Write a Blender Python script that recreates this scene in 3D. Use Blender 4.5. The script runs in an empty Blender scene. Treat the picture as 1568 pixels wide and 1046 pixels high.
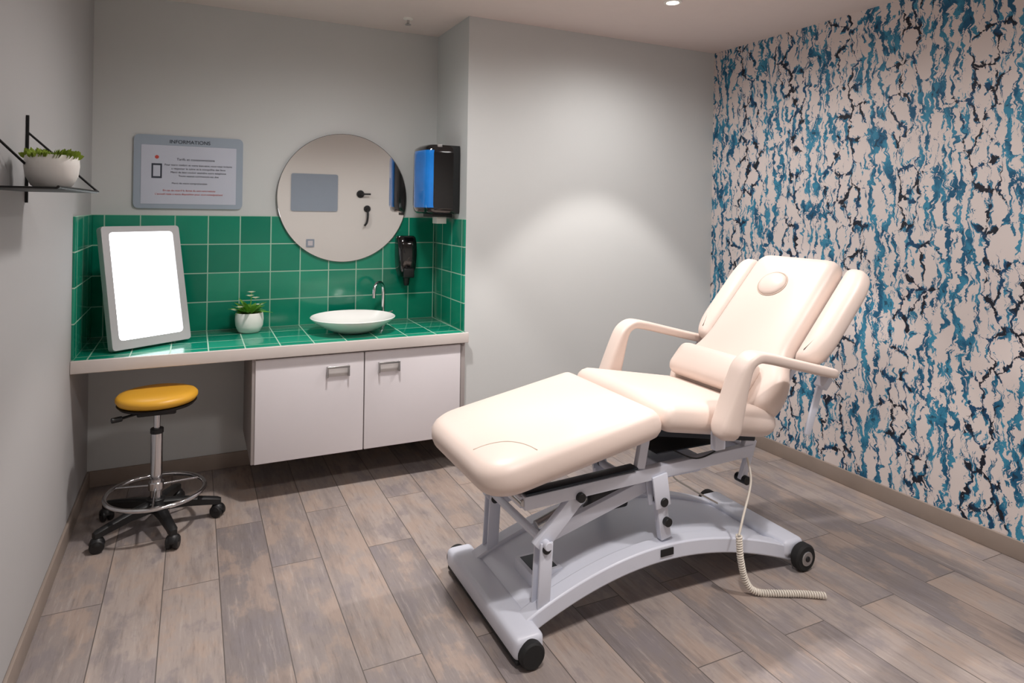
import bpy, bmesh, math, random
from mathutils import Vector, Matrix
random.seed(7)
scene=bpy.context.scene
# ---------------------------------------------------------------- helpers
def lin(c):
    r=[]
    for v in c:
        v=v/255.0
        r.append(v/12.92 if v<=0.04045 else ((v+0.055)/1.055)**2.4)
    return (r[0],r[1],r[2],1.0)
class NT:
    def __init__(s,m):
        s.t=m.node_tree;s.n=s.t.nodes
    def new(s,t,**k):
        n=s.n.new(t)
        for a,b in k.items(): setattr(n,a,b)
        return n
    def l(s,a,b): s.t.links.new(a,b)
    def math(s,op,a,b=None,c=None,clamp=False):
        n=s.new('ShaderNodeMath',operation=op);n.use_clamp=clamp
        for i,v in enumerate((a,b,c)):
            if v is None: continue
            if isinstance(v,(int,float)): n.inputs[i].default_value=v
            else: s.l(v,n.inputs[i])
        return n.outputs[0]
    def mix(s,f,a,b,blend='MIX'):
        n=s.new('ShaderNodeMix',data_type='RGBA',blend_type=blend)
        for k,v in ((0,f),(6,a),(7,b)):
            if isinstance(v,(int,float,tuple)): n.inputs[k].default_value=v
            else: s.l(v,n.inputs[k])
        return n.outputs[2]
    def mrange(s,v,a,b,c=0.0,d=1.0,smooth=True):
        n=s.new('ShaderNodeMapRange');n.interpolation_type='SMOOTHSTEP' if smooth else 'LINEAR'
        s.l(v,n.inputs[0]);n.inputs[1].default_value=a;n.inputs[2].default_value=b;n.inputs[3].default_value=c;n.inputs[4].default_value=d
        return n.outputs[0]
    def noise(s,vec,scale,detail=3,rough=.5,dim='3D',out=0):
        n=s.new('ShaderNodeTexNoise',noise_dimensions=dim)
        if vec is not None: s.l(vec,n.inputs['Vector'])
        n.inputs['Scale'].default_value=scale;n.inputs['Detail'].default_value=detail;n.inputs['Roughness'].default_value=rough
        return n.outputs[out]
def mat(name,col,rough=.5,metal=0.0,vary=.04,nscale=12,bump=0.0,bscale=200,emit=None,estr=0,coat=0,spec=None,sheen=0):
    m=bpy.data.materials.new(name);m.use_nodes=True
    T=NT(m);b=T.n['Principled BSDF']
    base=lin(col)
    tc=T.new('ShaderNodeTexCoord')
    nz=T.noise(tc.outputs['Object'],nscale,3)
    hi=tuple(min(1,v*(1+vary)) for v in base[:3])+(1,);lo=tuple(v*(1-vary) for v in base[:3])+(1,)
    T.l(T.mix(nz,lo,hi),b.inputs['Base Color'])
    b.inputs['Roughness'].default_value=rough;b.inputs['Metallic'].default_value=metal
    if coat: b.inputs['Coat Weight'].default_value=coat
    if spec is not None: b.inputs['Specular IOR Level'].default_value=spec
    if sheen: b.inputs['Sheen Weight'].default_value=sheen
    if emit: b.inputs['Emission Color'].default_value=lin(emit);b.inputs['Emission Strength'].default_value=estr
    if bump:
        bn=T.new('ShaderNodeBump');bn.inputs['Strength'].default_value=bump;bn.inputs['Distance'].default_value=.002
        T.l(T.noise(tc.outputs['Object'],bscale,2),bn.inputs['Height']);T.l(bn.outputs[0],b.inputs['Normal'])
    return m
def link(o): bpy.context.collection.objects.link(o)
def mk(name,bm,m,smooth=False,ang=None):
    bmesh.ops.recalc_face_normals(bm,faces=bm.faces[:])
    me=bpy.data.meshes.new(name);bm.to_mesh(me);bm.free()
    o=bpy.data.objects.new(name,me);link(o)
    if m: me.materials.append(m)
    if smooth or ang:
        for p in me.polygons:p.use_smooth=True
        if ang:
            me.set_sharp_from_angle(angle=math.radians(ang))
    return o
def empty(name,loc):
    e=bpy.data.objects.new(name,None);e.empty_display_size=.1;link(e);e.location=loc
    return e
def adopt(e,parts):
    inv=Matrix.Translation(e.location).inverted()
    for p in parts:
        p.parent=e;p.matrix_parent_inverse=inv
def box(name,a,b,m,bev=0,seg=3,mtx=None):
    bm=bmesh.new();bmesh.ops.create_cube(bm,size=1)
    for v in bm.verts:
        v.co=Vector([a[i]+(v.co[i]+.5)*(b[i]-a[i]) for i in range(3)])
    if bev: bmesh.ops.bevel(bm,geom=bm.edges[:]+bm.verts[:],offset=bev,segments=seg,affect='EDGES',profile=.5)
    if mtx: bm.transform(mtx)
    return mk(name,bm,m,ang=40 if bev else None)
def beam(name,p0,p1,y,wy,h,m,bev=.004):
    """box beam between two (x,z) points in a plane of constant y"""
    d=Vector((p1[0]-p0[0],0,p1[1]-p0[1]));L=d.length;ang=math.atan2(d.z,d.x)
    M=Matrix.Translation((p0[0],y,p0[1]))@Matrix.Rotation(-ang,4,'Y')
    return box(name,(0,-wy/2,-h/2),(L,wy/2,h/2),m,bev,2,M)
def lathe(name,prof,c,m,n=48,ang=35,axis='Z'):
    bm=bmesh.new();rings=[]
    for r,z in prof:
        if r<1e-6: rings.append([bm.verts.new((0,0,z))])
        else: rings.append([bm.verts.new((r*math.cos(2*math.pi*i/n),r*math.sin(2*math.pi*i/n),z)) for i in range(n)])
    for A,B in zip(rings,rings[1:]):
        for i in range(n):
            j=(i+1)%n
            if len(A)==1 and len(B)==1: continue
            if len(A)==1: bm.faces.new((A[0],B[i],B[j]))
            elif len(B)==1: bm.faces.new((A[i],A[j],B[0]))
            else: bm.faces.new((A[i],A[j],B[j],B[i]))
    M=Matrix.Identity(4)
    if axis=='Y': M=Matrix.Rotation(math.radians(90),4,'X')
    if axis=='X': M=Matrix.Rotation(math.radians(90),4,'Y')
    if isinstance(axis,Vector): M=axis.to_track_quat('Z','Y').to_matrix().to_4x4()
    bm.transform(Matrix.Translation(c)@M)
    return mk(name,bm,m,ang=ang)
def disc_cyl(name,r,p0,p1,m,n=32,bev=.002):
    p0=Vector(p0);p1=Vector(p1);L=(p1-p0).length
    return lathe(name,[(0,0),(r-bev,0),(r,bev),(r,L-bev),(r-bev,L),(0,L)],p0,m,n,35,(p1-p0).normalized())
def smoothpath(pts,k=8):
    P=[Vector(p) for p in pts];out=[]
    for i in range(len(P)-1):
        a=P[max(i-1,0)];b=P[i];c=P[i+1];d=P[min(i+2,len(P)-1)]
        for j in range(k):
            t=j/k
            out.append(.5*((2*b)+(c-a)*t+(2*a-5*b+4*c-d)*t*t+(3*b-a-3*c+d)*t**3))
    out.append(P[-1]);return out
def tube(name,pts,r,m,n=12,k=8,smooth=True):
    P=smoothpath(pts,k) if smooth and len(pts)>2 else [Vector(p) for p in pts]
    bm=bmesh.new();rings=[]
    t=(P[1]-P[0]).normalized();u=t.orthogonal().normalized()
    for i,p in enumerate(P):
        if i<len(P)-1: t2=(P[i+1]-P[i])
        else: t2=(P[i]-P[i-1])
        if 0<i<len(P)-1: t2=(P[i+1]-P[i]).normalized()+(P[i]-P[i-1]).normalized()
        t2=t2.normalized();u=(u-t2*u.dot(t2)).normalized();w=t2.cross(u)
        rings.append([bm.verts.new(p+u*r*math.cos(2*math.pi*a/n)+w*r*math.sin(2*math.pi*a/n)) for a in range(n)])
    for A,B in zip(rings,rings[1:]):
        for i in range(n): bm.faces.new((A[i],A[(i+1)%n],B[(i+1)%n],B[i]))
    bm.faces.new(rings[0]);bm.faces.new(rings[-1])
    return mk(name,bm,m,ang=50)
def roundpoly(pts,rs,n=6):
    """round the corners of a 2D polygon"""
    out=[];N=len(pts)
    for i in range(N):
        p=Vector(pts[i]);a=Vector(pts[i-1]);b=Vector(pts[(i+1)%N])
        r=rs[i] if isinstance(rs,(list,tuple)) else rs
        da=(a-p);db=(b-p);la=min(r,da.length*.48);lb=min(r,db.length*.48)
        s=p+da.normalized()*la;e=p+db.normalized()*lb
        for j in range(n+1):
            t=j/n
            out.append((1-t)**2*s+2*t*(1-t)*p+t*t*e)
    return out
def inset_poly(pts,d):
    N=len(pts);out=[]
    for i in range(N):
        p=Vector(pts[i]);e1=(p-Vector(pts[i-1])).normalized();e2=(Vector(pts[(i+1)%N])-p).normalized()
        n1=Vector((-e1.y,e1.x));n2=Vector((-e2.y,e2.x))
        out.append(p+(n1+n2)*(d/(1+n1.dot(n2))))
    return out
def pad(name,pts,rad,t,r,m,M,crown=.01,extras=(.02,.045,.08,.12),n=8):
    """upholstered pad: corner-rounded outline in local xy, thickness t, rounded rim, crowned top"""
    pts=[Vector(p) for p in pts];rad=list(rad) if isinstance(rad,(list,tuple)) else [rad]*len(pts)
    N=len(pts)
    area=sum(pts[i].x*pts[(i+1)%N].y-pts[(i+1)%N].x*pts[i].y for i in range(N))
    if area<0: pts=pts[::-1];rad=rad[::-1]
    conc=[]
    for i in range(N):
        a=pts[i]-pts[i-1];b=pts[(i+1)%N]-pts[i];conc.append(a.x*b.y-a.y*b.x<0)
    def outline(d):
        return roundpoly(inset_poly(pts,d),[(rad[i]+d) if conc[i] else max(rad[i]-d*.75,.006) for i in range(N)],n)
    bm=bmesh.new();rings=[];S=8;r=min(r,t/2)
    for k in range(S+1):
        a=-math.pi/2+math.pi*k/S
        d=r*(1-math.cos(a));z=(t/2-r)*(1 if a>0 else -1)+r*math.sin(a)
        rings.append([bm.verts.new((q.x,q.y,z)) for q in outline(d)])
    mx=max(extras)
    for ex in extras:
        rings.append([bm.verts.new((q.x,q.y,t/2+crown*(1-(1-ex/mx)**2))) for q in outline(r+ex)])
    for A,B in zip(rings,rings[1:]):
        K=len(A)
        for i in range(K): bm.faces.new((A[i],A[(i+1)%K],B[(i+1)%K],B[i]))
    bm.faces.new(rings[-1]);bm.faces.new(rings[0])
    bmesh.ops.remove_doubles(bm,verts=bm.verts[:],dist=.00005)
    bm.transform(M)
    return mk(name,bm,m,ang=50)
def frame_xz(p0,p1,y):
    """local x runs from p0 to p1 (x,z points), local y = +Y, local z = up-normal"""
    d=Vector((p1[0]-p0[0],0,p1[1]-p0[1])).normalized();Y=Vector((0,1,0));Z=d.cross(Y)
    M=Matrix(((d.x,Y.x,Z.x,p0[0]),(d.y,Y.y,Z.y,y),(d.z,Y.z,Z.z,p0[1]),(0,0,0,1)))
    return M
def text(name,s,size,loc,m,align='CENTER',rot=(math.pi/2,0,0),ext=.0004):
    c=bpy.data.curves.new(name,'FONT');c.body=s;c.size=size;c.align_x=align;c.extrude=ext
    t=bpy.data.objects.new(name+'_c',c);link(t)
    dg=bpy.context.evaluated_depsgraph_get();me=bpy.data.meshes.new_from_object(t.evaluated_get(dg))
    bpy.data.objects.remove(t,do_unlink=True)
    me.materials.clear();me.materials.append(m)
    me.transform(Matrix.Translation(loc)@Matrix.Rotation(rot[2],4,'Z')@Matrix.Rotation(rot[0],4,'X'))
    o=bpy.data.objects.new(name,me);link(o);return o
# ---------------------------------------------------------------- room constants
XL,XR,YB,YC,XC,H,YF=-.489,3.267,4.053,3.517,1.414,2.613,-.42
ZC,ZT,YCF=.788,1.436,3.462
# ---------------------------------------------------------------- materials
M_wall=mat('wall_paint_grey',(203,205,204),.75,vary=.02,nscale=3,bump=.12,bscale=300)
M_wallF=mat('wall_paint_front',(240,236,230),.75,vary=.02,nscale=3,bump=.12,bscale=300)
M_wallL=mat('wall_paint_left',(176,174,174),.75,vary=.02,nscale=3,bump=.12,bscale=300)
M_ceil=mat('ceiling_paint',(222,209,204),.8,vary=.02)
def tile_mat(name,ax,ox,oy,w,h):
    m=bpy.data.materials.new(name);m.use_nodes=True;T=NT(m);b=T.n['Principled BSDF']
    tc=T.new('ShaderNodeTexCoord');sp=T.new('ShaderNodeSeparateXYZ');T.l(tc.outputs['Object'],sp.inputs[0])
    cb=T.new('ShaderNodeCombineXYZ')
    T.l(T.math('SUBTRACT',sp.outputs[ax[0]],ox-10*w),cb.inputs[0]);T.l(T.math('SUBTRACT',sp.outputs[ax[1]],oy-10*h),cb.inputs[1])
    br=T.new('ShaderNodeTexBrick');br.offset=0;br.squash=1
    T.l(cb.outputs[0],br.inputs['Vector'])
    br.inputs['Scale'].default_value=1;br.inputs['Brick Width'].default_value=w;br.inputs['Row Height'].default_value=h
    br.inputs['Mortar Size'].default_value=.0032;br.inputs['Mortar Smooth'].default_value=.2;br.inputs['Bias'].default_value=0
    br.inputs['Color1'].default_value=lin((6,124,98));br.inputs['Color2'].default_value=lin((40,156,124));br.inputs['Mortar'].default_value=lin((170,190,172))
    nz=T.noise(tc.outputs['Object'],9,3);col=T.mix(T.math('MULTIPLY',nz,.3),br.outputs['Color'],lin((0,110,94)))
    col=T.mix(br.outputs['Fac'],col,lin((168,200,180)))
    T.l(col,b.inputs['Base Color'])
    T.l(T.mrange(br.outputs['Fac'],0,1,.14,.7,False),b.inputs['Roughness'])
    bn=T.new('ShaderNodeBump');bn.inputs['Strength'].default_value=.5;bn.inputs['Distance'].default_value=.002;bn.invert=True
    T.l(T.math('ADD',br.outputs['Fac'],T.math('MULTIPLY',T.noise(tc.outputs['Object'],7,1),.6)),bn.inputs['Height']);T.l(bn.outputs[0],b.inputs['Normal'])
    return m
M_tileB=tile_mat('green_tile_back',(0,2),.735,ZT,.166,.162)
M_tileS=tile_mat('green_tile_side',(1,2),YB,ZT,.166,.162)
M_tileC=tile_mat('green_tile_top',(0,1),.735,YB,.166,.166)
def floor_mat():
    m=bpy.data.materials.new('wood_plank_tile');m.use_nodes=True;T=NT(m);b=T.n['Principled BSDF']
    tc=T.new('ShaderNodeTexCoord');sp=T.new('ShaderNodeSeparateXYZ');T.l(tc.outputs['Object'],sp.inputs[0])
    cb=T.new('ShaderNodeCombineXYZ');T.l(T.math('ADD',sp.outputs[1],12.3),cb.inputs[0]);T.l(T.math('ADD',sp.outputs[0],10.09),cb.inputs[1])
    br=T.new('ShaderNodeTexBrick');br.offset=.37;br.offset_frequency=2;T.l(cb.outputs[0],br.inputs['Vector'])
    I=br.inputs;I['Scale'].default_value=1;I['Brick Width'].default_value=1.2;I['Row Height'].default_value=.2;I['Mortar Size'].default_value=.0018;I['Mortar Smooth'].default_value=.1;I['Bias'].default_value=0
    I['Color1'].default_value=(0,0,0,1);I['Color2'].default_value=(1,1,1,1);I['Mortar'].default_value=(.5,.5,.5,1)
    rnd=br.outputs['Color']
    wn=T.new('ShaderNodeTexWhiteNoise',noise_dimensions='3D');T.l(rnd,wn.inputs['Vector'])
    def vm(op,a,b_):
        n=T.new('ShaderNodeVectorMath',operation=op);T.l(a,n.inputs[0])
        if isinstance(b_,tuple): n.inputs[1].default_value=b_
        else: T.l(b_,n.inputs[1])
        return n.outputs[0]
    sh=vm('MULTIPLY',rnd,(40,40,40))
    v1=vm('ADD',vm('MULTIPLY',tc.outputs['Object'],(10,1.6,1)),sh)
    g1=T.noise(v1,1.0,6,.65)
    g2=T.noise(vm('MULTIPLY',v1,(5,2.5,1)),1.6,5,.7)
    g3=T.noise(vm('ADD',vm('MULTIPLY',tc.outputs['Object'],(5.0,2.8,1)),sh),1.3,6,.62)
    c=T.mix(T.mrange(wn.outputs[0],.1,.9,smooth=False),lin((134,125,123)),lin((166,153,146)))
    c=T.mix(T.mrange(g3,.50,.60,0,.6),c,lin((172,151,137)))
    c=T.mix(T.mrange(g3,.48,.38,0,.6),c,lin((130,123,126)))
    c=T.mix(T.mrange(g1,.46,.68,0,.5),c,lin((112,103,101)))
    c=T.mix(T.mrange(g2,.52,.72,0,.36),c,lin((190,179,172)))
    c=T.mix(T.mrange(g2,.46,.3,0,.40),c,lin((102,92,89)))
    c=T.mix(br.outputs['Fac'],c,lin((92,84,80)))
    T.l(c,b.inputs['Base Color']);T.l(T.mrange(g1,.3,.7,.36,.52),b.inputs['Roughness'])
    bn=T.new('ShaderNodeBump');bn.inputs['Strength'].default_value=.3;bn.inputs['Distance'].default_value=.0015
    T.l(T.math('SUBTRACT',T.math('MULTIPLY',g2,.4),br.outputs['Fac']),bn.inputs['Height']);T.l(bn.outputs[0],b.inputs['Normal'])
    return m
M_floor=floor_mat()
def wallpaper():
    m=bpy.data.materials.new('marbled_wallpaper');m.use_nodes=True;T=NT(m);b=T.n['Principled BSDF']
    tc=T.new('ShaderNodeTexCoord');sp=T.new('ShaderNodeSeparateXYZ');T.l(tc.outputs['Object'],sp.inputs[0])
    cb=T.new('ShaderNodeCombineXYZ');T.l(sp.outputs[1],cb.inputs[0]);T.l(sp.outputs[2],cb.inputs[1])
    P=cb.outputs[0]
    def scaled(v,s):
        n=T.new('ShaderNodeVectorMath',operation='MULTIPLY');T.l(v,n.inputs[0]);n.inputs[1].default_value=s;return n.outputs[0]
    def warp(v,scale,amt,det=3):
        nz=T.noise(v,scale,det,.6,'2D',1)
        s=T.new('ShaderNodeVectorMath',operation='SUBTRACT');T.l(nz,s.inputs[0]);s.inputs[1].default_value=(.5,.5,.5)
        k=scaled(s.outputs[0],amt)
        a=T.new('ShaderNodeVectorMath',operation='ADD');T.l(v,a.inputs[0]);T.l(k,a.inputs[1]);return a.outputs[0]
    W=warp(P,7,(.07,.06,0),3);W=warp(W,28,(.028,.032,0),4)
    V=T.new('ShaderNodeTexVoronoi',voronoi_dimensions='2D',feature='DISTANCE_TO_EDGE');V.inputs['Scale'].default_value=1
    T.l(scaled(W,(11,6.2,1)),V.inputs['Vector'])
    # alternate crackle columns and drip columns, about 35 cm apart
    wob=T.noise(scaled(P,(1,.8,1)),1.6,2,.5,'2D')
    colw=T.math('SINE',T.math('ADD',T.math('MULTIPLY',sp.outputs[1],17.0),T.math('MULTIPLY',wob,7.0)))
    patch=T.noise(scaled(P,(7,3,1)),1,3,.6,'2D')
    col=T.math('ADD',T.math('MULTIPLY',colw,.5),T.math('SUBTRACT',patch,.5))
    fine=T.noise(scaled(W,(34,13,1)),1,4,.7,'2D')
    amp=T.mrange(col,-.05,.42,.0,.115)
    wid=T.math('MULTIPLY',amp,T.mrange(fine,.32,.72,.04,1.2))
    navy=T.mrange(T.math('SUBTRACT',wid,V.outputs['Distance']),-.002,.008)
    fringe=T.mrange(T.math('SUBTRACT',T.math('MULTIPLY',T.math('ADD',amp,.065),T.mrange(fine,.44,.64,0.0,1.4)),V.outputs['Distance']),-.002,.008)
    V2=T.new('ShaderNodeTexVoronoi',voronoi_dimensions='2D',feature='DISTANCE_TO_EDGE');V2.inputs['Scale'].default_value=1
    T.l(scaled(W,(12.5,2.0,1)),V2.inputs['Vector'])
    amp2=T.mrange(col,.28,-.40,.0,.23)
    teal2=T.mrange(T.math('SUBTRACT',T.math('MULTIPLY',amp2,T.mrange(fine,.34,.68,.02,1.1)),V2.outputs['Distance']),-.002,.008)
    st=T.noise(scaled(W,(24,3.8,1)),1,7,.7,'2D')
    teal3=T.mrange(st,.584,.596)
    teal=T.math('MAXIMUM',T.math('MAXIMUM',teal2,teal3),fringe)
    tint=T.noise(scaled(W,(16,7,1)),1,4,.6,'2D')
    tealc=T.mix(T.mrange(tint,.36,.64),lin((12,84,120)),lin((56,138,170)))
    core=T.mrange(T.math('SUBTRACT',T.math('MULTIPLY',amp2,T.mrange(fine,.56,.78,0,.6)),V2.outputs['Distance']),0,.01)
    basec=T.mix(T.noise(P,3,2),lin((214,203,199)),lin((224,213,209)))
    c=T.mix(teal,basec,tealc)
    c=T.mix(T.math('MULTIPLY',core,.75),c,lin((14,38,62)))
    c=T.mix(navy,c,T.mix(T.mrange(tint,.47,.60),lin((13,18,34)),lin((8,68,106))))
    T.l(c,b.inputs['Base Color']);b.inputs['Roughness'].default_value=.6
    return m
M_wp=wallpaper()
M_base=mat('baseboard_tile',(148,134,124),.5,vary=.12,nscale=8)
M_counter=mat('counter_edge',(210,201,196),.45,vary=.03)
M_cab=mat('cabinet_white',(224,219,222),.4,vary=.01)
M_cabin=mat('cabinet_carcass',(160,152,150),.6,vary=.03)
M_hplate=mat('handle_grey',(205,200,198),.35,.0)
M_mirror=mat('mirror_glass',(240,241,241),.015,1.0,vary=.0)
M_medge=mat('mirror_edge',(120,120,118),.2,.6)
M_chrome=mat('chrome',(215,215,218),.12,1.0,vary=.01)
M_steel=mat('brushed_steel',(190,190,190),.3,1.0,vary=.03)
M_blackgl=mat('gloss_black',(12,12,14),.08,0,coat=.5)
M_bluegl=mat('blue_plastic_reflection',(16,128,222),.12,0,vary=.35,nscale=6,coat=.6)  # blue cover plastic with its bright gloss reflection put into the colour
M_black=mat('black_plastic',(20,20,22),.45)
M_blackm=mat('black_metal',(18,18,18),.5,.3)
M_rubber=mat('black_rubber',(24,24,25),.7)
M_white=mat('white_ceramic',(242,240,237),.18,vary=.01,coat=.3)
M_pot=mat('white_matte_pot',(230,226,221),.5,vary=.02)
M_green=mat('leaf_green',(112,168,60),.5,vary=.35,nscale=30)
M_green2=mat('succulent_green',(138,160,50),.6,vary=.4,nscale=60)
M_petal=mat('petal_white',(240,238,214),.5)
M_soil=mat('soil',(60,44,32),.95,vary=.3,nscale=80)
M_cream=mat('cream_vinyl',(222,204,194),.42,vary=.02,nscale=4,bump=.05,bscale=900)
M_seam=mat('cream_seam',(192,172,158),.55)
M_metalw=mat('powder_coat_grey',(212,215,227),.35,.0,vary=.02)
M_metaldk=mat('dark_steel_panel',(44,50,58),.35,.6)
M_grey=mat('lamp_frame_grey',(186,184,186),.4)
M_yellow=mat('yellow_vinyl',(218,162,48),.4,vary=.03)
M_acr=mat('acrylic_blue_grey',(158,170,184),.25,vary=.02)
M_paper=mat('poster_paper',(196,200,214),.5,vary=.01)
M_ink=mat('ink_dark',(50,56,70),.6)
M_inkr=mat('ink_red',(190,70,60),.6)
M_panel=mat('luminous_panel',(255,255,255),.4,emit=(246,248,255),estr=3.6)
M_bulb=mat('downlight_glow',(255,255,255),.4,emit=(255,240,220),estr=25)
M_trimw=mat('downlight_trim',(235,232,226),.4)
M_cord=mat('white_cord',(228,220,208),.5)
# ---------------------------------------------------------------- room shell
t=.12
box('floor',(XL-t,YF-t,-.1),(XR+t,YB+t,0),M_floor)
box('ceiling',(XL-t,YF-t,H),(XR+t,YB+t,H+.1),M_ceil)
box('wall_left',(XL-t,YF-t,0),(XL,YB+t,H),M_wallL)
box('wall_right',(XR,YF-t,0),(XR+t,YB+t,H),M_wp)
box('wall_back',(XL,YB,0),(XC,YB+t,H),M_wall)
box('wall_back_right',(XC,YC,0),(XR,YB+t,H),M_wall)
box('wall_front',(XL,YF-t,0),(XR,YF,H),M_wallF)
bh=.085
box('baseboard_right',(XR-.012,YF,0),(XR,YC,bh),M_base,.003)
box('baseboard_left',(XL,YF,0),(XL+.012,YB,bh),M_base,.003)
box('baseboard_back',(XL+.012,YB-.012,0),(XC,YB,bh),M_base,.003)
box('baseboard_back_right',(XC,YC-.012,0),(XR-.012,YC,bh),M_base,.003)
box('baseboard_front',(XL+.012,YF,0),(XR-.012,YF+.012,bh),M_base,.003)
# tiled splashback
tt=.010
box('trim_1',(XL+tt,YB-tt,ZC),(XC-tt,YB,ZT),M_tileB,.001)
box('trim_2',(XL,YCF+.03,ZC),(XL+tt,YB,ZT),M_tileS,.001)
box('trim_3',(XC-tt,YC,ZC),(XC,YB,ZT),M_tileS,.001)
# ---------------------------------------------------------------- vanity counter
e=empty('vanity_counter',(.46,3.75,0))
pr=[box('tiled_top',(XL+.001,YCF+.016,ZC-.012),(XC-.001,YB-.001,ZC),M_tileC,.001),
 box('front_edge',(XL+.001,YCF,ZC-.056),(XC+.006,YCF+.016,ZC+.002),M_counter,.003),
 box('slab',(XL+.001,YCF+.016,ZC-.056),(XC-.001,YB-.001,ZC-.012),M_counter)]
cx0,cx1,cz0,cz1=.281,1.395,.20,ZC-.058
pr+=[box('carcass',(cx0+.002,YCF+.045,cz0+.002),(XC-.002,YB-.013,cz1),M_cabin),
 box('side_panel',(cx0-.012,YCF+.03,cz0),(cx0+.006,YB-.013,cz1),M_cabin,.001),
 box('door_left',(cx0+.004,YCF+.024,cz0),(.827,YCF+.044,cz1-.008),M_cab,.002),
 box('door_right',(.833,YCF+.024,cz0),(1.380,YCF+.044,cz1-.008),M_cab,.002),
 box('filler',(1.386,YCF+.034,cz0),(XC-.002,YCF+.046,cz1),M_cabin,.001)]
for hx in (.69,.962):
    z=.632;y=YCF+.024
    pr.append(box('handle_bar',(hx-.058,y-.026,z+.020),(hx+.058,y-.018,z+.032),M_steel,.002))
    for sx_ in (-1,1): pr.append(box('handle_end',(hx+sx_*.055-.004,y-.024,z-.026),(hx+sx_*.055+.004,y,z+.030),M_steel,.0015))
    pr.append(box('handle_plate',(hx-.052,y-.003,z-.026),(hx+.052,y,z+.028),M_hplate,.0015))
adopt(e,pr)
# ---------------------------------------------------------------- basin
e=empty('vessel_sink',(.82,3.755,ZC))
prof=[(0,.0),(.085,.0),(.10,.004),(.15,.025),(.205,.058),(.232,.080),(.236,.086),(.232,.089),(.222,.084),(.19,.060),(.13,.032),(.06,.020),(.022,.018),(0,.017)]
adopt(e,[lathe('bowl',prof,(.82,3.735,ZC),M_white,72,60),lathe('drain',[(0,0),(.02,0),(.022,.003),(0,.005)],(.82,3.735,ZC+.018),M_chrome,24)])
# faucet
e=empty('gooseneck_faucet',(1.055,3.94,ZC))
fx,fy=1.05,3.955
ddir=Vector((.82-fx,3.735-fy,0)).normalized()
arc=[(fx,fy,ZC+.02),(fx,fy,ZC+.12),(fx,fy,ZC+.19)]
for a in range(1,8):
    th=math.pi*a/7
    q=Vector((fx,fy,ZC+.20))+ddir*(.052*(1-math.cos(th)))+Vector((0,0,.052*math.sin(th)));arc.append(tuple(q))
arc.append(tuple(Vector(arc[-1])-Vector((0,0,.035))))
adopt(e,[tube('spout',arc,.0115,M_chrome,14),lathe('base',[(0,0),(.026,0),(.026,.006),(.017,.012),(.017,.065),(.012,.075),(0,.075)],(fx,fy,ZC),M_chrome,32),
 disc_cyl('lever',.005,(fx,fy,ZC+.05),(fx+.055,fy-.03,ZC+.075),M_chrome,12),disc_cyl('side_body',.012,(fx-.001,fy,ZC+.05),(fx+.026,fy-.014,ZC+.052),M_chrome,16)])
# ---------------------------------------------------------------- counter plant
def leaf(bm,base,d,up,L,w,cup=.2):
    d=d.normalized();s=d.cross(up).normalized();n=s.cross(d)
    rows=[]
    for k in range(6):
        tt_=k/5;ww=w*math.sin(math.pi*min(.97,tt_*.92+.06))
        c=base+d*L*tt_+n*(-cup*L*tt_*tt_)
        rows.append([bm.verts.new(c-s*ww+n*ww*.35),bm.verts.new(c),bm.verts.new(c+s*ww+n*ww*.35)])
    for A,B in zip(rows,rows[1:]):
        bm.faces.new((A[0],A[1],B[1],B[0]));bm.faces.new((A[1],A[2],B[2],B[1]))
px,py=.284,3.92
e=empty('potted_plant',(px,py,ZC))
pots=[lathe('pot',[(0,0),(.045,0),(.058,.008),(.072,.04),(.075,.075),(.073,.105),(.071,.112),(.066,.110),(.066,.095),(0,.095)],(px,py,ZC),M_pot,48,50),
 lathe('soil',[(0,.0),(.064,.0),(.06,.005),(0,.009)],(px,py,ZC+.095),M_soil,24)]
bm=bmesh.new()
for i in range(30):
    a=random.uniform(0,2*math.pi);el=random.uniform(.25,1.2);d=Vector((math.cos(a)*math.cos(el),math.sin(a)*math.cos(el),math.sin(el)))
    leaf(bm,Vector((px,py,ZC+.10))+Vector((d.x,d.y,0))*.02,d,Vector((0,0,1)),random.uniform(.06,.11),random.uniform(.013,.022),.25)
pots.append(mk('leaves',bm,M_green,True))
bm=bmesh.new()
for (ox,oy,oz) in ((.0,-.02,.20),(.03,.0,.185),(-.05,-.03,.14),(.01,.02,.215),(-.075,-.02,.125),(.05,-.03,.15)):
    c=Vector((px+ox,py+oy,ZC+oz))
    for k in range(6):
        a=k*math.pi/3;leaf(bm,c,Vector((math.cos(a),math.sin(a),.5)),Vector((0,0,1)),.024,.010,.1)
pots.append(mk('flowers',bm,M_petal,True))
pots.append(tube('stem',[(px,py,ZC+.1),(px+.005,py-.01,ZC+.16),(px+.01,py,ZC+.215)],.0025,M_green,6))
adopt(e,pots)
# ---------------------------------------------------------------- light therapy box
BL=Vector((-.335,3.565,ZC));BR=Vector((-.005,3.775,ZC))
wv=(BR-BL);Wd=wv.length;ux=wv.normalized();nb=Vector((-ux.y,ux.x,0))
topdir=(nb*.13+Vector((0,0,.585))).normalized();hgt=.60
nf=ux.cross(topdir).normalized()
M4=Matrix(((ux.x,topdir.x,nf.x,BL.x),(ux.y,topdir.y,nf.y,BL.y),(ux.z,topdir.z,nf.z,BL.z+.012),(0,0,0,1)))
e=empty('light_therapy_lamp',tuple((BL+BR)/2))
outer=roundpoly([(0,0),(Wd,0),(Wd,hgt),(0,hgt)],.018)
parts=[]
bm=bmesh.new()
inn=roundpoly([(.036,.045),(Wd-.036,.045),(Wd-.036,hgt-.030),(.036,hgt-.030)],.022)
def ring(P,z): return [bm.verts.new((q.x,q.y,z)) for q in P]
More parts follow.
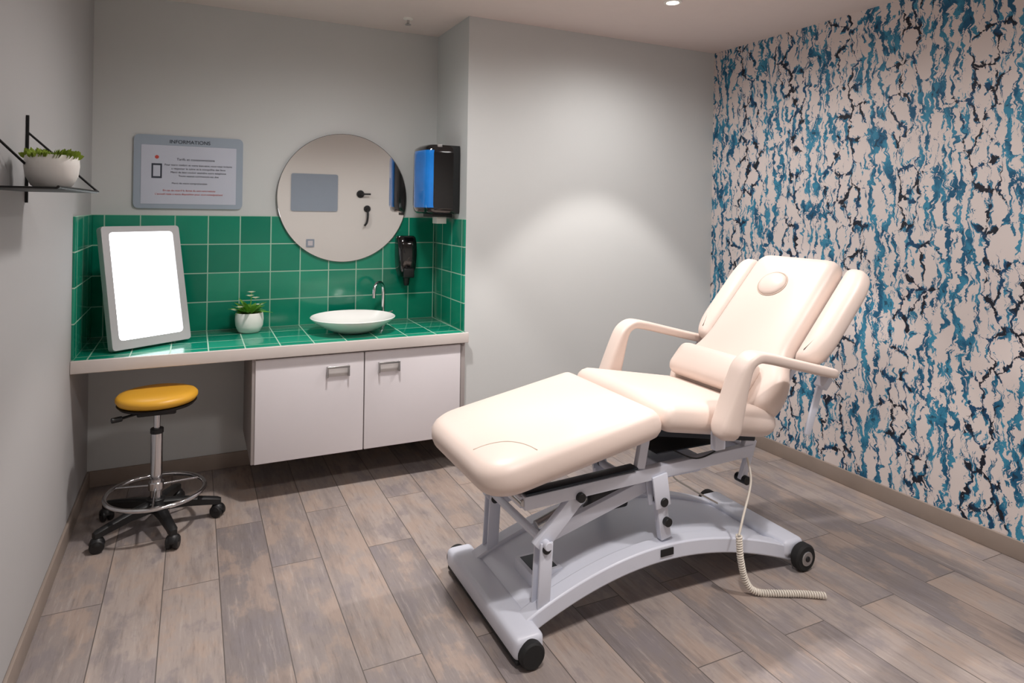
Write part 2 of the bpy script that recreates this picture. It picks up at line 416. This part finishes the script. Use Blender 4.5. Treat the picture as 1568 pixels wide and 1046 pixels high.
R=[ring(outer,-.040),ring(outer,-.008),ring([q*.994+Vector((Wd/2,hgt/2))*.006 for q in outer],0),ring(inn,-.002),ring(inn,-.012)]
for A,B in zip(R,R[1:]):
    for i in range(len(A)): bm.faces.new((A[i],A[(i+1)%len(A)],B[(i+1)%len(A)],B[i]))
bm.faces.new(R[0]);bm.transform(M4);parts.append(mk('housing',bm,M_grey,ang=35))
bm=bmesh.new();bm.faces.new([bm.verts.new((q.x,q.y,-.010)) for q in inn]);bm.transform(M4);o=mk('diffuser',bm,M_panel);parts.append(o)
cz=M4@Vector((Wd/2,hgt*.6,-.041));gz=Vector((cz.x+nb.x*.13,cz.y+nb.y*.13,ZC+.006))
parts.append(tube('rear_stand',[tuple(cz),tuple(gz)],.006,M_grey,8,smooth=False))
adopt(e,parts)
# ---------------------------------------------------------------- mirror
mx,mz,mr=.82,1.55,.39
e=empty('round_mirror',(mx,YB-.01,mz))
parts=[lathe('glass',[(0,0),(mr-.003,0),(mr-.0005,-.002),(0,-.0021)],(mx,YB-.024,mz),M_mirror,128,20,'Y')]
parts.append(lathe('back_plate',[(0,0),(mr,0),(mr,.006),(0,.006)],(mx,YB-.0235+.006,mz),M_medge,128,30,'Y'))
parts.append(lathe('standoff',[(0,0),(.2,0),(.2,.007),(0,.007)],(mx,YB-.0105,mz),M_medge,48,30,'Y'))
adopt(e,parts)
# ---------------------------------------------------------------- notice board
x0,x1,z0,z1=-.298,.245,1.472,1.872
e=empty('information_sign',((x0+x1)/2,YB,(z0+z1)/2))
def plate(name,x0,x1,z0,z1,y0,y1,r,m):
    P=roundpoly([(x0,z0),(x1,z0),(x1,z1),(x0,z1)],r);bm=bmesh.new()
    A=[bm.verts.new((q.x,y0,q.y)) for q in P];B=[bm.verts.new((q.x,y1,q.y)) for q in P]
    bm.faces.new(A);bm.faces.new(B)
    for i in range(len(A)): bm.faces.new((A[i],A[(i+1)%len(A)],B[(i+1)%len(A)],B[i]))
    return mk(name,bm,m,ang=30)
parts=[plate('holder',x0,x1,z0,z1,YB-.012,YB-.0005,.03,M_acr),plate('sheet',x0+.035,x1-.035,z0+.025,z1-.055,YB-.0135,YB-.012,.004,M_paper)]
cx=(x0+x1)/2;yt=YB-.0142
parts.append(text('title','INFORMATIONS',.028,(cx,yt+.0005,z1-.042),M_ink))
parts.append(text('heading','Tarifs et consommations',.019,(cx+.03,yt,z1-.135),M_ink))
for k,(s,sz,m_) in enumerate((("Pour votre confort et votre bien-etre, nous vous invitons",.0135,M_ink),("a respecter le calme et la tranquillite des lieux",.0135,M_ink),("Merci de bien vouloir eteindre votre telephone",.0135,M_ink),("Toute seance commencee est due",.0135,M_ink),
    ("Merci de votre comprehension",.013,M_ink),("En cas de retard la duree du soin sera reduite",.013,M_inkr),("L'accueil reste a votre disposition pour tout renseignement",.013,M_inkr))):
    zz=[z1-.165,z1-.185,z1-.205,z1-.225,z1-.265,z1-.305,z1-.325][k]
    parts.append(text('line_%d'%(k+1),s,sz*1.08,(cx+(.045 if k<4 else 0),yt,zz),m_))
parts.append(box('device_frame',(x0+.085,yt,z1-.235),(x0+.135,yt+.001,z1-.155),M_ink,.0));parts.append(box('device_screen',(x0+.093,yt-.0005,z1-.225),(x0+.127,yt,z1-.165),M_paper))
parts.append(lathe('logo',[(0,0),(.012,0),(0,.0006)],(x0+.11,yt+.0008,z1-.12),M_inkr,16,30,'Y'))
adopt(e,parts)
# ---------------------------------------------------------------- dispensers
e=empty('paper_towel_dispenser',(XC-.11,3.76,1.66))
dx0,dx1,dy0,dy1,dz0,dz1=1.185,XC-.001,3.62,3.90,1.465,1.868
P=roundpoly([(dx1,dy0),(dx1,dy1),(dx0+.02,dy1),(dx0,(dy0+dy1)/2),(dx0+.02,dy0)],[.004,.004,.05,.12,.05],6)
cc=Vector((dx1,(dy0+dy1)/2))
def shell(name,P,lv,m,g=0):
    bm=bmesh.new();Rg=[]
    for z,s in lv: Rg.append([bm.verts.new((cc.x+(q.x-cc.x)*(s+g),cc.y+(q.y-cc.y)*(s*.5+.5+g),z)) for q in P])
    for A,B in zip(Rg,Rg[1:]):
        for i in range(len(A)): bm.faces.new((A[i],A[(i+1)%len(A)],B[(i+1)%len(A)],B[i]))
    bm.faces.new(Rg[0]);bm.faces.new(Rg[-1]);return mk(name,bm,m,ang=50)
lv=[(dz0,.90),(dz0+.012,.97),(dz0+.05,1.0),(dz1-.05,1.0),(dz1-.015,.97),(dz1,.88)]
parts=[shell('cover',P,lv,M_blackgl)]
Pw=roundpoly([(dx0+.070,dy0+.002),(dx0+.070,3.80),(dx0+.002,3.80),(dx0,(dy0+dy1)/2),(dx0+.02,dy0)],[.002,.004,.006,.03,.05],6)
parts.append(shell('blue_reflection_panel',Pw,[(dz0+.035,.99),(dz0+.05,1.0),(dz1-.05,1.0),(dz1-.032,.985)],M_bluegl,.008))  # blue part of the cover, reflection painted in as bright blue
parts+=[box('outlet_slot',(1.26,3.68,1.445),(1.39,3.84,1.466),M_black,.004),box('paper_tab',(1.30,3.70,1.405),(1.36,3.78,1.447),M_pot,.001),
 box('lock',(1.27,3.622,1.855),(1.30,3.632,1.872),M_steel,.002)]
adopt(e,parts)
e=empty('soap_dispenser',(1.2,YB-.05,1.15))
sx=1.205;yb=YB-tt
bm=bmesh.new();Rg=[]
for z,w,d in ((1.055,.028,.055),(1.07,.045,.085),(1.12,.058,.098),(1.20,.063,.10),(1.27,.063,.095),(1.308,.059,.082),(1.320,.050,.07)):
    P=roundpoly([(sx-w,yb-.0005),(sx+w,yb-.0005),(sx+w*.95,yb-d),(sx-w*.95,yb-d)],[.004,.004,.035,.035],5)
    Rg.append([bm.verts.new((q.x,q.y,z)) for q in P])
for A,B in zip(Rg,Rg[1:]):
    for i in range(len(A)): bm.faces.new((A[i],A[(i+1)%len(A)],B[(i+1)%len(A)],B[i]))
bm.faces.new(Rg[0]);bm.faces.new(Rg[-1])
parts=[mk('body',bm,M_blackgl,ang=50),lathe('nozzle',[(0,0),(.014,0),(.018,.012),(.022,.05),(0,.05)],(sx,yb-.055,1.008),M_black,20,40),
 box('push_lever',(sx-.035,yb-.115,1.06),(sx+.035,yb-.09,1.12),M_black,.008)]
adopt(e,parts)
# ---------------------------------------------------------------- wall shelf with plant
ys=2.56;xt=-.291;zs=1.535
e=empty('wire_wall_shelf',(XL,2.3,1.6))
r=.0035;yn=1.86
parts=[box('wall_bar_far',(XL+.001,ys-.004,1.495),(XL+.009,ys+.004,1.775),M_blackm,.001),
 box('wall_bar_near',(XL+.001,yn-.004,1.495),(XL+.009,yn+.004,1.775),M_blackm,.001),
 tube('diagonal_far',[(XL+.006,ys,1.72),(xt,ys,zs)],r,M_blackm,8,smooth=False),
 tube('brace',[(XL+.006,2.18,1.673),(-.40,2.50,zs-.002)],r,M_blackm,8,smooth=False),
 box('shelf_board',(XL+.002,yn,zs-.005),(xt,ys,zs),M_blackm,.002),
 tube('front_rod',[(xt,yn,zs),(xt,ys+.01,zs)],r,M_blackm,8,smooth=False)]
adopt(e,parts)
px,py=-.385,2.36
e=empty('potted_succulent',(px,py,zs))
parts=[lathe('pot',[(0,0),(.035,0),(.052,.012),(.066,.04),(.070,.07),(.068,.098),(.065,.102),(.061,.098),(.061,.09),(0,.09)],(px,py,zs+.001),M_pot,48,50)]
bm=bmesh.new()
for i in range(300):
    a=random.uniform(0,2*math.pi);rr=.062*math.sqrt(random.random());el=random.uniform(.5,1.4)
    d=Vector((math.cos(a)*math.cos(el),math.sin(a)*math.cos(el),math.sin(el)))
    leaf(bm,Vector((px+rr*math.cos(a),py+rr*math.sin(a),zs+.092)),d,Vector((math.sin(a),-math.cos(a),.2)),random.uniform(.018,.034),.007,.1)
parts.append(mk('succulents',bm,M_green2,True));adopt(e,parts)
# ---------------------------------------------------------------- stool
sx,sy=-.142,3.44
e=empty('rolling_stool',(sx,sy,0))
parts=[lathe('seat',[(0,.580),(.145,.580),(.161,.586),(.170,.600),(.170,.612),(.161,.622),(.135,.629),(.08,.631),(0,.632)],(sx,sy,0),M_yellow,64,60),
 lathe('seat_shell',[(0,.560),(.11,.560),(.155,.567),(.166,.580),(0,.581)],(sx,sy,0),M_black,48,40),
 box('seat_mechanism',(sx-.08,sy-.06,.530),(sx+.08,sy+.06,.561),M_black,.008),
 disc_cyl('gas_column_upper',.014,(sx,sy,.34),(sx,sy,.532),M_chrome),disc_cyl('sleeve',.025,(sx,sy,.10),(sx,sy,.44),M_chrome),
 disc_cyl('collar',.028,(sx,sy,.435),(sx,sy,.458),M_black),disc_cyl('hub',.040,(sx,sy,.075),(sx,sy,.135),M_black),
 tube('lever',[(sx-.05,sy-.02,.545),(sx-.12,sy-.06,.54),(sx-.14,sy-.07,.538)],.006,M_black,8),
 disc_cyl('lever_knob',.012,(sx-.135,sy-.07,.538),(sx-.175,sy-.085,.537),M_black,16)]
RR=.205
parts.append(tube('foot_ring',[(sx+RR*math.cos(2*math.pi*i/48),sy+RR*math.sin(2*math.pi*i/48),.165) for i in range(49)],.010,M_chrome,12,smooth=False))
for i in range(3):
    a=2*math.pi*i/3+.5
    parts.append(tube('ring_spoke_%d'%(i+1),[(sx+.02*math.cos(a),sy+.02*math.sin(a),.19),(sx+RR*math.cos(a),sy+RR*math.sin(a),.165)],.006,M_chrome,8,smooth=False))
parts.append(disc_cyl('ring_collar',.033,(sx,sy,.175),(sx,sy,.21),M_chrome))
ca0=math.atan2(3.30-sy,-.34-sx)
for i in range(5):
    a=ca0+2*math.pi*i/5;c,s=math.cos(a),math.sin(a);RL=.262
    bm=bmesh.new()
    rows=[]
    for (rr,z,w,h) in ((.02,.105,.024,.05),(.12,.10,.020,.04),(.22,.085,.017,.034),(RL,.078,.018,.030),(RL+.015,.075,.012,.022)):
        rows.append([bm.verts.new((sx+rr*c-s*q[0]*w,sy+rr*s+c*q[0]*w,z+q[1]*h/2)) for q in ((-1,-1),(1,-1),(1,.6),(.5,1),(-.5,1),(-1,.6))])
    for A,B in zip(rows,rows[1:]):
        for k in range(6): bm.faces.new((A[k],A[(k+1)%6],B[(k+1)%6],B[k]))
    bm.faces.new(rows[0]);bm.faces.new(rows[-1])
    parts.append(mk('leg_%d'%(i+1),bm,M_black,ang=50))
    wc=Vector((sx+RL*c,sy+RL*s,.029));ax=Vector((math.cos(a+1.0),math.sin(a+1.0),0))
    parts.append(disc_cyl('castor_stem_%d'%(i+1),.007,(wc.x,wc.y,.03),(wc.x,wc.y,.075),M_steel,10))
    for sgn in (-1,1):
        parts.append(disc_cyl('castor_wheel_%d'%(i+1),.029,wc+ax*sgn*.005,wc+ax*sgn*.026,M_black,28,.005))
    parts.append(lathe('castor_hood_%d'%(i+1),[(.0,.032),(.014,.030),(.024,.022),(.031,.004),(.031,0),(0,0)],(wc.x,wc.y,.034),M_black,20,50))
adopt(e,parts)
# ---------------------------------------------------------------- treatment bed
YM=2.215;HW=.33
e=empty('treatment_bed',(1.7,YM,0))
B=[]
# leg rest
M=frame_xz((.850,.594),(1.552,.729),YM);L=math.hypot(.702,.135)
B.append(pad('leg_rest',[(0,-HW),(L,-HW),(L,HW),(0,HW)],[.14,.05,.05,.14],.124,.058,M_cream,M,.012))
# sewn arc seam on the foot corner
pts=[]
for i in range(17):
    a=math.radians(12+66*i/16);x=.215*math.cos(a);y=-HW+.215*math.sin(a)
    dist=min(x,y+HW);z=.062-.058+math.sqrt(max(0,.058**2-max(0,.058-dist)**2))
    cr=.012*(1-(1-min(1,max(0,dist-.058)/.12))**2)
    pts.append(tuple(M@Vector((x,y,z+cr))))
B.append(tube('foot_seam',pts,.0018,M_seam,6,smooth=False))
# seat
M=frame_xz((1.556,.742),(2.16,.635),YM);L=math.hypot(.604,.107)
B.append(pad('seat_cushion',[(0,-HW),(L,-HW),(L,HW),(0,HW)],[.05,.11,.11,.05],.115,.055,M_cream,M,.010))
# backrest
b0=(2.085,.665);b1=(2.635,1.275)
M=frame_xz(b0,b1,YM);L=math.hypot(b1[0]-b0[0],b1[1]-b0[1])
half=[(0,.315),(.16,.315),(.27,.238),(L,.232)]
poly=[(x,-y) for x,y in half]+[(x,y) for x,y in half[::-1]]
rad=[.07,.10,.08,.075];rad=rad+rad[::-1]
B.append(pad('backrest',poly,rad,.10,.048,M_cream,M,.010,(.02,.045,.08,.11)))
for sg,nm in ((-1,'near'),(1,'far')):
    pl=[(.285,sg*.252),(.285,sg*.330),(.38,sg*.374),(L-.10,sg*.374),(L-.02,sg*.345),(L-.02,sg*.252)]
    B.append(pad('side_wing_'+nm,pl,[.04,.05,.08,.08,.05,.04],.090,.042,M_cream,M@Matrix.Translation((0,0,-.020)),.002,(.010,)))
    B.append(box('wing_bracket_'+nm,(.36,min(sg*.16,sg*.33),-.085),(.40,max(sg*.16,sg*.33),-.055),M_metalw,.003,2,M))
# face cushion plug
bm=bmesh.new();bmesh.ops.create_uvsphere(bm,u_segments=40,v_segments=20,radius=1)
for v in bm.verts: v.co=Vector((v.co.x*.066,v.co.y*.074,v.co.z*.022))
bm.transform(M@Matrix.Translation((L-.20,.02,.060)));B.append(mk('face_hole_cushion',bm,M_cream,True))
B.append(tube('face_hole_seam',[tuple(M@Vector((L-.20+.069*math.cos(2*math.pi*i/48),.02+.077*math.sin(2*math.pi*i/48),.0605))) for i in range(49)],.0030,M_seam,6,smooth=False))
# lumbar bolster
Ml=M@Matrix.Translation((.028,.025,.085))
B.append(pad('lumbar_cushion',[(0,-.235),(.165,-.235),(.165,.235),(0,.235)],.05,.085,.042,M_cream,Ml,.004,(.012,.03)))
# armrests
def armrest(nm,y):
    path=[Vector((v[0],v[1])) for v in smoothpath([(1.772,.655,0),(1.80,.745,0),(1.838,.86,0),(1.866,.922,0),(1.91,.950,0),(1.97,.945,0),(2.12,.908,0),(2.25,.875,0),(2.37,.846,0)],6)]
    N=len(path);cum=[0]
    for i in range(1,N): cum.append(cum[-1]+(path[i]-path[i-1]).length)
    T=cum[-1];bm=bmesh.new();Rg=[];n=24
    for i,p in enumerate(path):
        t=(path[min(i+1,N-1)]-path[max(i-1,0)]).normalized();nn=Vector((-t.y,t.x))
        s=cum[i];f=math.sqrt(max(0,1-(1-min(1,s/.05))**2))*math.sqrt(max(0,1-(1-min(1,(T-s)/.05))**2));f=max(f,.05)
        wy=.045;th=.021+.028*max(0,1-max(0,s-.06)/.25)
        ring=[]
        for k in range(n):
            a=2*math.pi*k/n;cx_=math.copysign(abs(math.cos(a))**.55,math.cos(a));sx_=math.copysign(abs(math.sin(a))**.55,math.sin(a))
            ring.append(bm.verts.new((p.x+nn.x*th*f**.5*sx_,y+wy*f*cx_,p.y+nn.y*th*f**.5*sx_)))
        Rg.append(ring)
    for A,C in zip(Rg,Rg[1:]):
        for k in range(n): bm.faces.new((A[k],A[(k+1)%n],C[(k+1)%n],C[k]))
    bm.faces.new(Rg[0]);bm.faces.new(Rg[-1])
    B.append(mk('armrest_'+nm,bm,M_cream,True))
armrest('near',YM-.385);armrest('far',YM+.385)
for sg,nm in ((-1,'near'),(1,'far')):
    B.append(beam('arm_support_'+nm,(2.33,.81),(2.25,.60),YM+sg*.355,.012,.035,M_metalw))
    B.append(beam('arm_hinge_'+nm,(2.35,.83),(2.31,.79),YM+sg*.365,.05,.03,M_metalw))
    B.append(beam('arm_mount_'+nm,(1.80,.70),(1.80,.60),YM+sg*.33,.03,.05,M_metalw))
# upper frame
yN,yF=YM-.215,YM+.215
for y,nm in ((yN,'near'),(yF,'far')):
    B.append(beam('rail_'+nm,(1.03,.490),(2.09,.520),y,.035,.048,M_metalw))
    B.append(beam('rail_strip_'+nm,(1.03,.522),(1.50,.540),y,.05,.010,M_metaldk))
    B.append(beam('leg_pad_rail_'+nm,(1.00,.560),(1.53,.655),y,.03,.03,M_metaldk))
    B.append(beam('seat_pad_rail_'+nm,(1.56,.665),(2.10,.570),y,.03,.03,M_metaldk))
    B.append(beam('pad_strut_'+nm,(1.52,.53),(1.55,.68),y,.025,.04,M_metalw))
    B.append(beam('back_strut_'+nm,(2.06,.53),(2.10,.62),y,.025,.045,M_metalw))
    B.append(beam('rear_leg_'+nm,(2.10,.56),(2.04,.40),y-.0,.022,.032,M_metalw))
    B.append(disc_cyl('rear_leg_foot_'+nm,.018,(2.045,y-.03,.405),(2.045,y+.03,.405),M_black,20))
    B.append(beam('back_frame_'+nm,(2.14,.63),(2.52,1.05),y,.03,.03,M_metalw))
    # lifting linkage
    B.append(beam('front_post_'+nm,(1.105,.12),(1.115,.345),y-.022,.010,.050,M_metalw))
    B.append(beam('front_post_b_'+nm,(1.105,.12),(1.115,.345),y+.022,.010,.050,M_metalw))
    B.append(beam('front_lever_'+nm,(1.09,.320),(1.26,.485),y,.030,.055,M_metalw))
    B.append(beam('lift_arm_'+nm,(1.13,.330),(1.62,.455),y+(.04 if y<YM else -.04),.025,.050,M_metalw))
    B.append(beam('rear_bracket_'+nm,(1.60,.50),(1.62,.375),y-.022,.010,.070,M_metalw))
    B.append(beam('rear_bracket_b_'+nm,(1.60,.50),(1.62,.375),y+.022,.010,.070,M_metalw))
    B.append(beam('rear_link_'+nm,(1.62,.39),(1.645,.245),y,.030,.048,M_metalw))
    for (x,z) in ((1.112,.325),(1.62,.395),(1.64,.315),(1.25,.478)):
        B.append(disc_cyl('pivot_'+nm,.017,(x,y-.034,z),(x,y+.034,z),M_black,20))
B.append(disc_cyl('front_cross_tube',.013,(1.03,yN-.01,.490),(1.03,yF+.01,.490),M_steel,20))
B.append(disc_cyl('post_cross_tube',.015,(1.112,yN-.045,.340),(1.112,yF+.045,.340),M_metalw,20))
B.append(disc_cyl('mid_cross_tube',.016,(1.62,yN,.395),(1.62,yF,.395),M_metalw,20))
B.append(box('rear_cross_bar',(2.05,yN,.495),(2.09,yF,.535),M_metalw,.004))
B.append(box('front_cross_bar',(1.02,yN,.470),(1.05,yF,.510),M_metalw,.004))
B.append(box('seat_panel',(1.62,yN+.02,.560),(2.00,yF-.02,.566),M_metaldk,.002))
B.append(box('motor',(1.42,YM-.05,.30),(1.60,YM+.05,.40),M_black,.015))
B.append(disc_cyl('actuator_tube',.022,(1.20,YM,.28),(1.45,YM,.36),M_steel,20))
B.append(box('control_box',(1.72,YM-.08,.40),(1.95,YM+.08,.47),M_metalw,.01))
B.append(tube('motor_cable',[(1.95,YM-.02,.44),(2.02,YM+.06,.38),(1.98,YM+.14,.30),(2.05,YM+.10,.24),(2.12,YM,.20)],.004,M_cord,8))
B.append(tube('hanging_wire',[(1.70,YM-.20,.565),(1.78,YM-.235,.535),(1.90,YM-.22,.545),(1.98,YM-.18,.565)],.003,M_black,8))
# base: arched deck with side beams
xs=[1.0+.01+i*(2.30-1.01)/40 for i in range(41)]
def arch(x):
    t=(x-1.01)/(2.30-1.01)
    return .085+.150*math.sin(math.pi*min(1,max(0,t))**.93)**.9 if 0<t<1 else .085
def strip(name,ya,yb,h,dz,m,x0=0,x1=41):
    bm=bmesh.new();rows=[]
    for x in xs[x0:x1]:
        z=arch(x)+dz;rows.append([bm.verts.new(v) for v in ((x,ya,z),(x,yb,z),(x,yb,z-h),(x,ya,z-h))])
    for A,C in zip(rows,rows[1:]):
        for k in range(4): bm.faces.new((A[k],A[(k+1)%4],C[(k+1)%4],C[k]))
    bm.faces.new(rows[0]);bm.faces.new(rows[-1])
    o=mk(name,bm,m,ang=40);md=o.modifiers.new('bv','BEVEL');md.width=.006;md.segments=2;md.limit_method='ANGLE'
    return o
B.append(strip('side_beam_near',YM-.25,YM-.185,.062,0,M_metalw))
B.append(strip('side_beam_far',YM+.185,YM+.25,.062,0,M_metalw))
B.append(strip('deck_plate',YM-.19,YM+.19,.012,-.014,M_metalw))
B.append(box('front_foot_bar',(.955,YM-.325,.022),(1.065,YM+.325,.100),M_metalw,.022,4))
B.append(box('front_foot_skirt',(.962,YM-.32,.012),(1.058,YM+.32,.026),M_rubber,.003))
for sg in (-1,1):
    B.append(disc_cyl('foot_cap',.044,(1.01,YM+sg*.315,.046),(1.01,YM+sg*.350,.046),M_rubber,32,.006))
B.append(box('rear_foot_bar',(2.25,YM-.26,.050),(2.36,YM+.26,.118),M_metalw,.02,4))
for sg in (-1,1):
    B.append(disc_cyl('wheel',.056,(2.325,YM+sg*.262,.056),(2.325,YM+sg*.305,.056),M_rubber,36,.008))
    B.append(disc_cyl('wheel_hub',.030,(2.325,YM+sg*.300,.056),(2.325,YM+sg*.309,.056),M_steel,24,.002))
    B.append(disc_cyl('wheel_cap',.012,(2.325,YM+sg*.305,.056),(2.325,YM+sg*.313,.056),M_black,16,.002))
B.append(box('deck_opening_frame',(1.12,YM-.12,.125),(1.25,YM+.02,.172),M_metalw,.003,2))
B.append(box('deck_opening',(1.135,YM-.105,.170),(1.235,YM+.005,.1735),M_metaldk,.001,1))
B.append(box('badge',(1.60,YM-.2545,.195),(1.66,YM-.250,.222),M_black,.001))
# cord
cp=smoothpath([(2.06,YM-.22,.50),(2.03,1.94,.42),(1.96,1.91,.30),(1.93,1.90,.24)],8)
B.append(tube('handset_cord',[tuple(p) for p in cp],.0045,M_cord,8,smooth=False))
path=smoothpath([(1.93,1.90,.24),(1.935,1.895,.15),(1.96,1.89,.06),(2.00,1.875,.016),(2.08,1.83,.014),(2.16,1.79,.014),(2.23,1.745,.014)],10)
cum=[0]
for i in range(1,len(path)): cum.append(cum[-1]+(path[i]-path[i-1]).length)
hel=[];turns=cum[-1]/.0095;N=int(turns*12)
for i in range(N):
    s=cum[-1]*i/(N-1);j=max(k for k in range(len(cum)) if cum[k]<=s+1e-9);j=min(j,len(path)-2)
    f=(s-cum[j])/(cum[j+1]-cum[j]);p=path[j].lerp(path[j+1],f);tg=(path[j+1]-path[j]).normalized()
    u=Vector((.3,1,0)).cross(tg).normalized();w=tg.cross(u).normalized()
    a=2*math.pi*turns*i/(N-1);hel.append(tuple(p+u*.010*math.cos(a)+w*.010*math.sin(a)))
B.append(tube('coiled_cord',hel,.0038,M_cord,6,smooth=False))
adopt(e,B)
# ---------------------------------------------------------------- ceiling fixtures
LP=[(2.27,2.76),(.75,2.76),(.80,1.0),(2.27,1.0)]
for i,(x,y) in enumerate(LP):
    e=empty('recessed_downlight' if i==0 else 'recessed_downlight.%03d'%i,(x,y,H))
    adopt(e,[lathe('trim_ring',[(.030,-.001),(.034,-.006),(.046,-.004),(.048,0)],(x,y,H),M_trimw,40),lathe('lens',[(0,-.003),(.031,-.002),(.031,-.0005),(0,-.0005)],(x,y,H),M_bulb,32)])
    ld=bpy.data.lights.new('downlight_beam','SPOT');ld.energy=[76,76,68,60][i];ld.color=(1,.94,.90);ld.spot_size=math.radians(78);ld.spot_blend=.28;ld.shadow_soft_size=.03
    lo=bpy.data.objects.new('downlight_beam_%d'%(i+1),ld);link(lo);lo.location=(x,y,H-.02)
    lo.parent=e;lo.matrix_parent_inverse=Matrix.Translation(e.location).inverted()
    ld=bpy.data.lights.new('added_fill','SPOT');ld.energy=[66,84,70,66][i];ld.color=(1,.97,.955);ld.spot_size=math.radians(172);ld.spot_blend=.8;ld.shadow_soft_size=.15  # wide fill spot added at each fixture to raise the ambient light
    lo=bpy.data.objects.new('added_fill_%d'%(i+1),ld);link(lo);lo.location=(x,y,H-.02)
    lo.parent=e;lo.matrix_parent_inverse=Matrix.Translation(e.location).inverted()
e=empty('ceiling_sprinkler',(1.116,3.74,H))
adopt(e,[lathe('rosette',[(0,0),(.03,0),(.028,-.006),(.010,-.012),(0,-.012)],(1.116,3.74,H),M_trimw,32),lathe('head',[(0,-.012),(.008,-.012),(.008,-.03),(.004,-.034),(.018,-.036),(.018,-.038),(0,-.038)],(1.116,3.74,H),M_steel,24)])
# ---------------------------------------------------------------- wall behind camera (seen in mirror)
e=empty('coat_hook',(1.95,YF,1.66))
adopt(e,[lathe('rosette',[(0,0),(.05,0),(.05,.008),(0,.010)],(1.93,YF+.010,1.66),M_black,32,30,'Y'),tube('peg',[(1.93,YF+.005,1.66),(1.93,YF+.05,1.66),(2.05,YF+.06,1.66)],.012,M_black,10)])
e=empty('hanging_hook',(2.02,YF,1.42))
adopt(e,[lathe('rosette',[(0,0),(.045,0),(.045,.008),(0,.010)],(2.02,YF+.010,1.47),M_black,32,30,'Y'),tube('hook',[(2.02,YF+.008,1.47),(2.02,YF+.05,1.40),(2.01,YF+.05,1.30),(1.98,YF+.04,1.25)],.014,M_black,10)])
e=empty('wall_panel',(1.35,YF,1.66));adopt(e,[plate('panel',1.07,1.64,1.43,1.90,YF,YF+.012,.03,M_acr)])
e=empty('light_switch',(1.3,YF,1.03));adopt(e,[plate('plate',1.26,1.36,.98,1.08,YF,YF+.008,.006,M_acr),plate('rocker',1.28,1.34,1.0,1.06,YF+.008,YF+.012,.003,M_cab)])
# ---------------------------------------------------------------- world + camera
w=bpy.data.worlds.new('world');scene.world=w;w.use_nodes=True;w.node_tree.nodes['Background'].inputs[0].default_value=(.5,.5,.5,1);w.node_tree.nodes['Background'].inputs[1].default_value=.05
cd=bpy.data.cameras.new('camera');cam=bpy.data.objects.new('camera',cd);link(cam);scene.camera=cam
cd.sensor_width=36;cd.lens=1001/1568*36;cd.shift_y=(319.7-522.8)/1568;cd.clip_start=.02
psi,roll=.452,.016
cam.matrix_world=Matrix.Translation((0,0,1.5))@Matrix.Rotation(-psi,4,'Z')@Matrix.Rotation(math.pi/2,4,'X')@Matrix.Rotation(roll,4,'Z')
try:
    scene.view_settings.view_transform='Standard';scene.view_settings.look='None';scene.view_settings.exposure=0
except Exception: pass
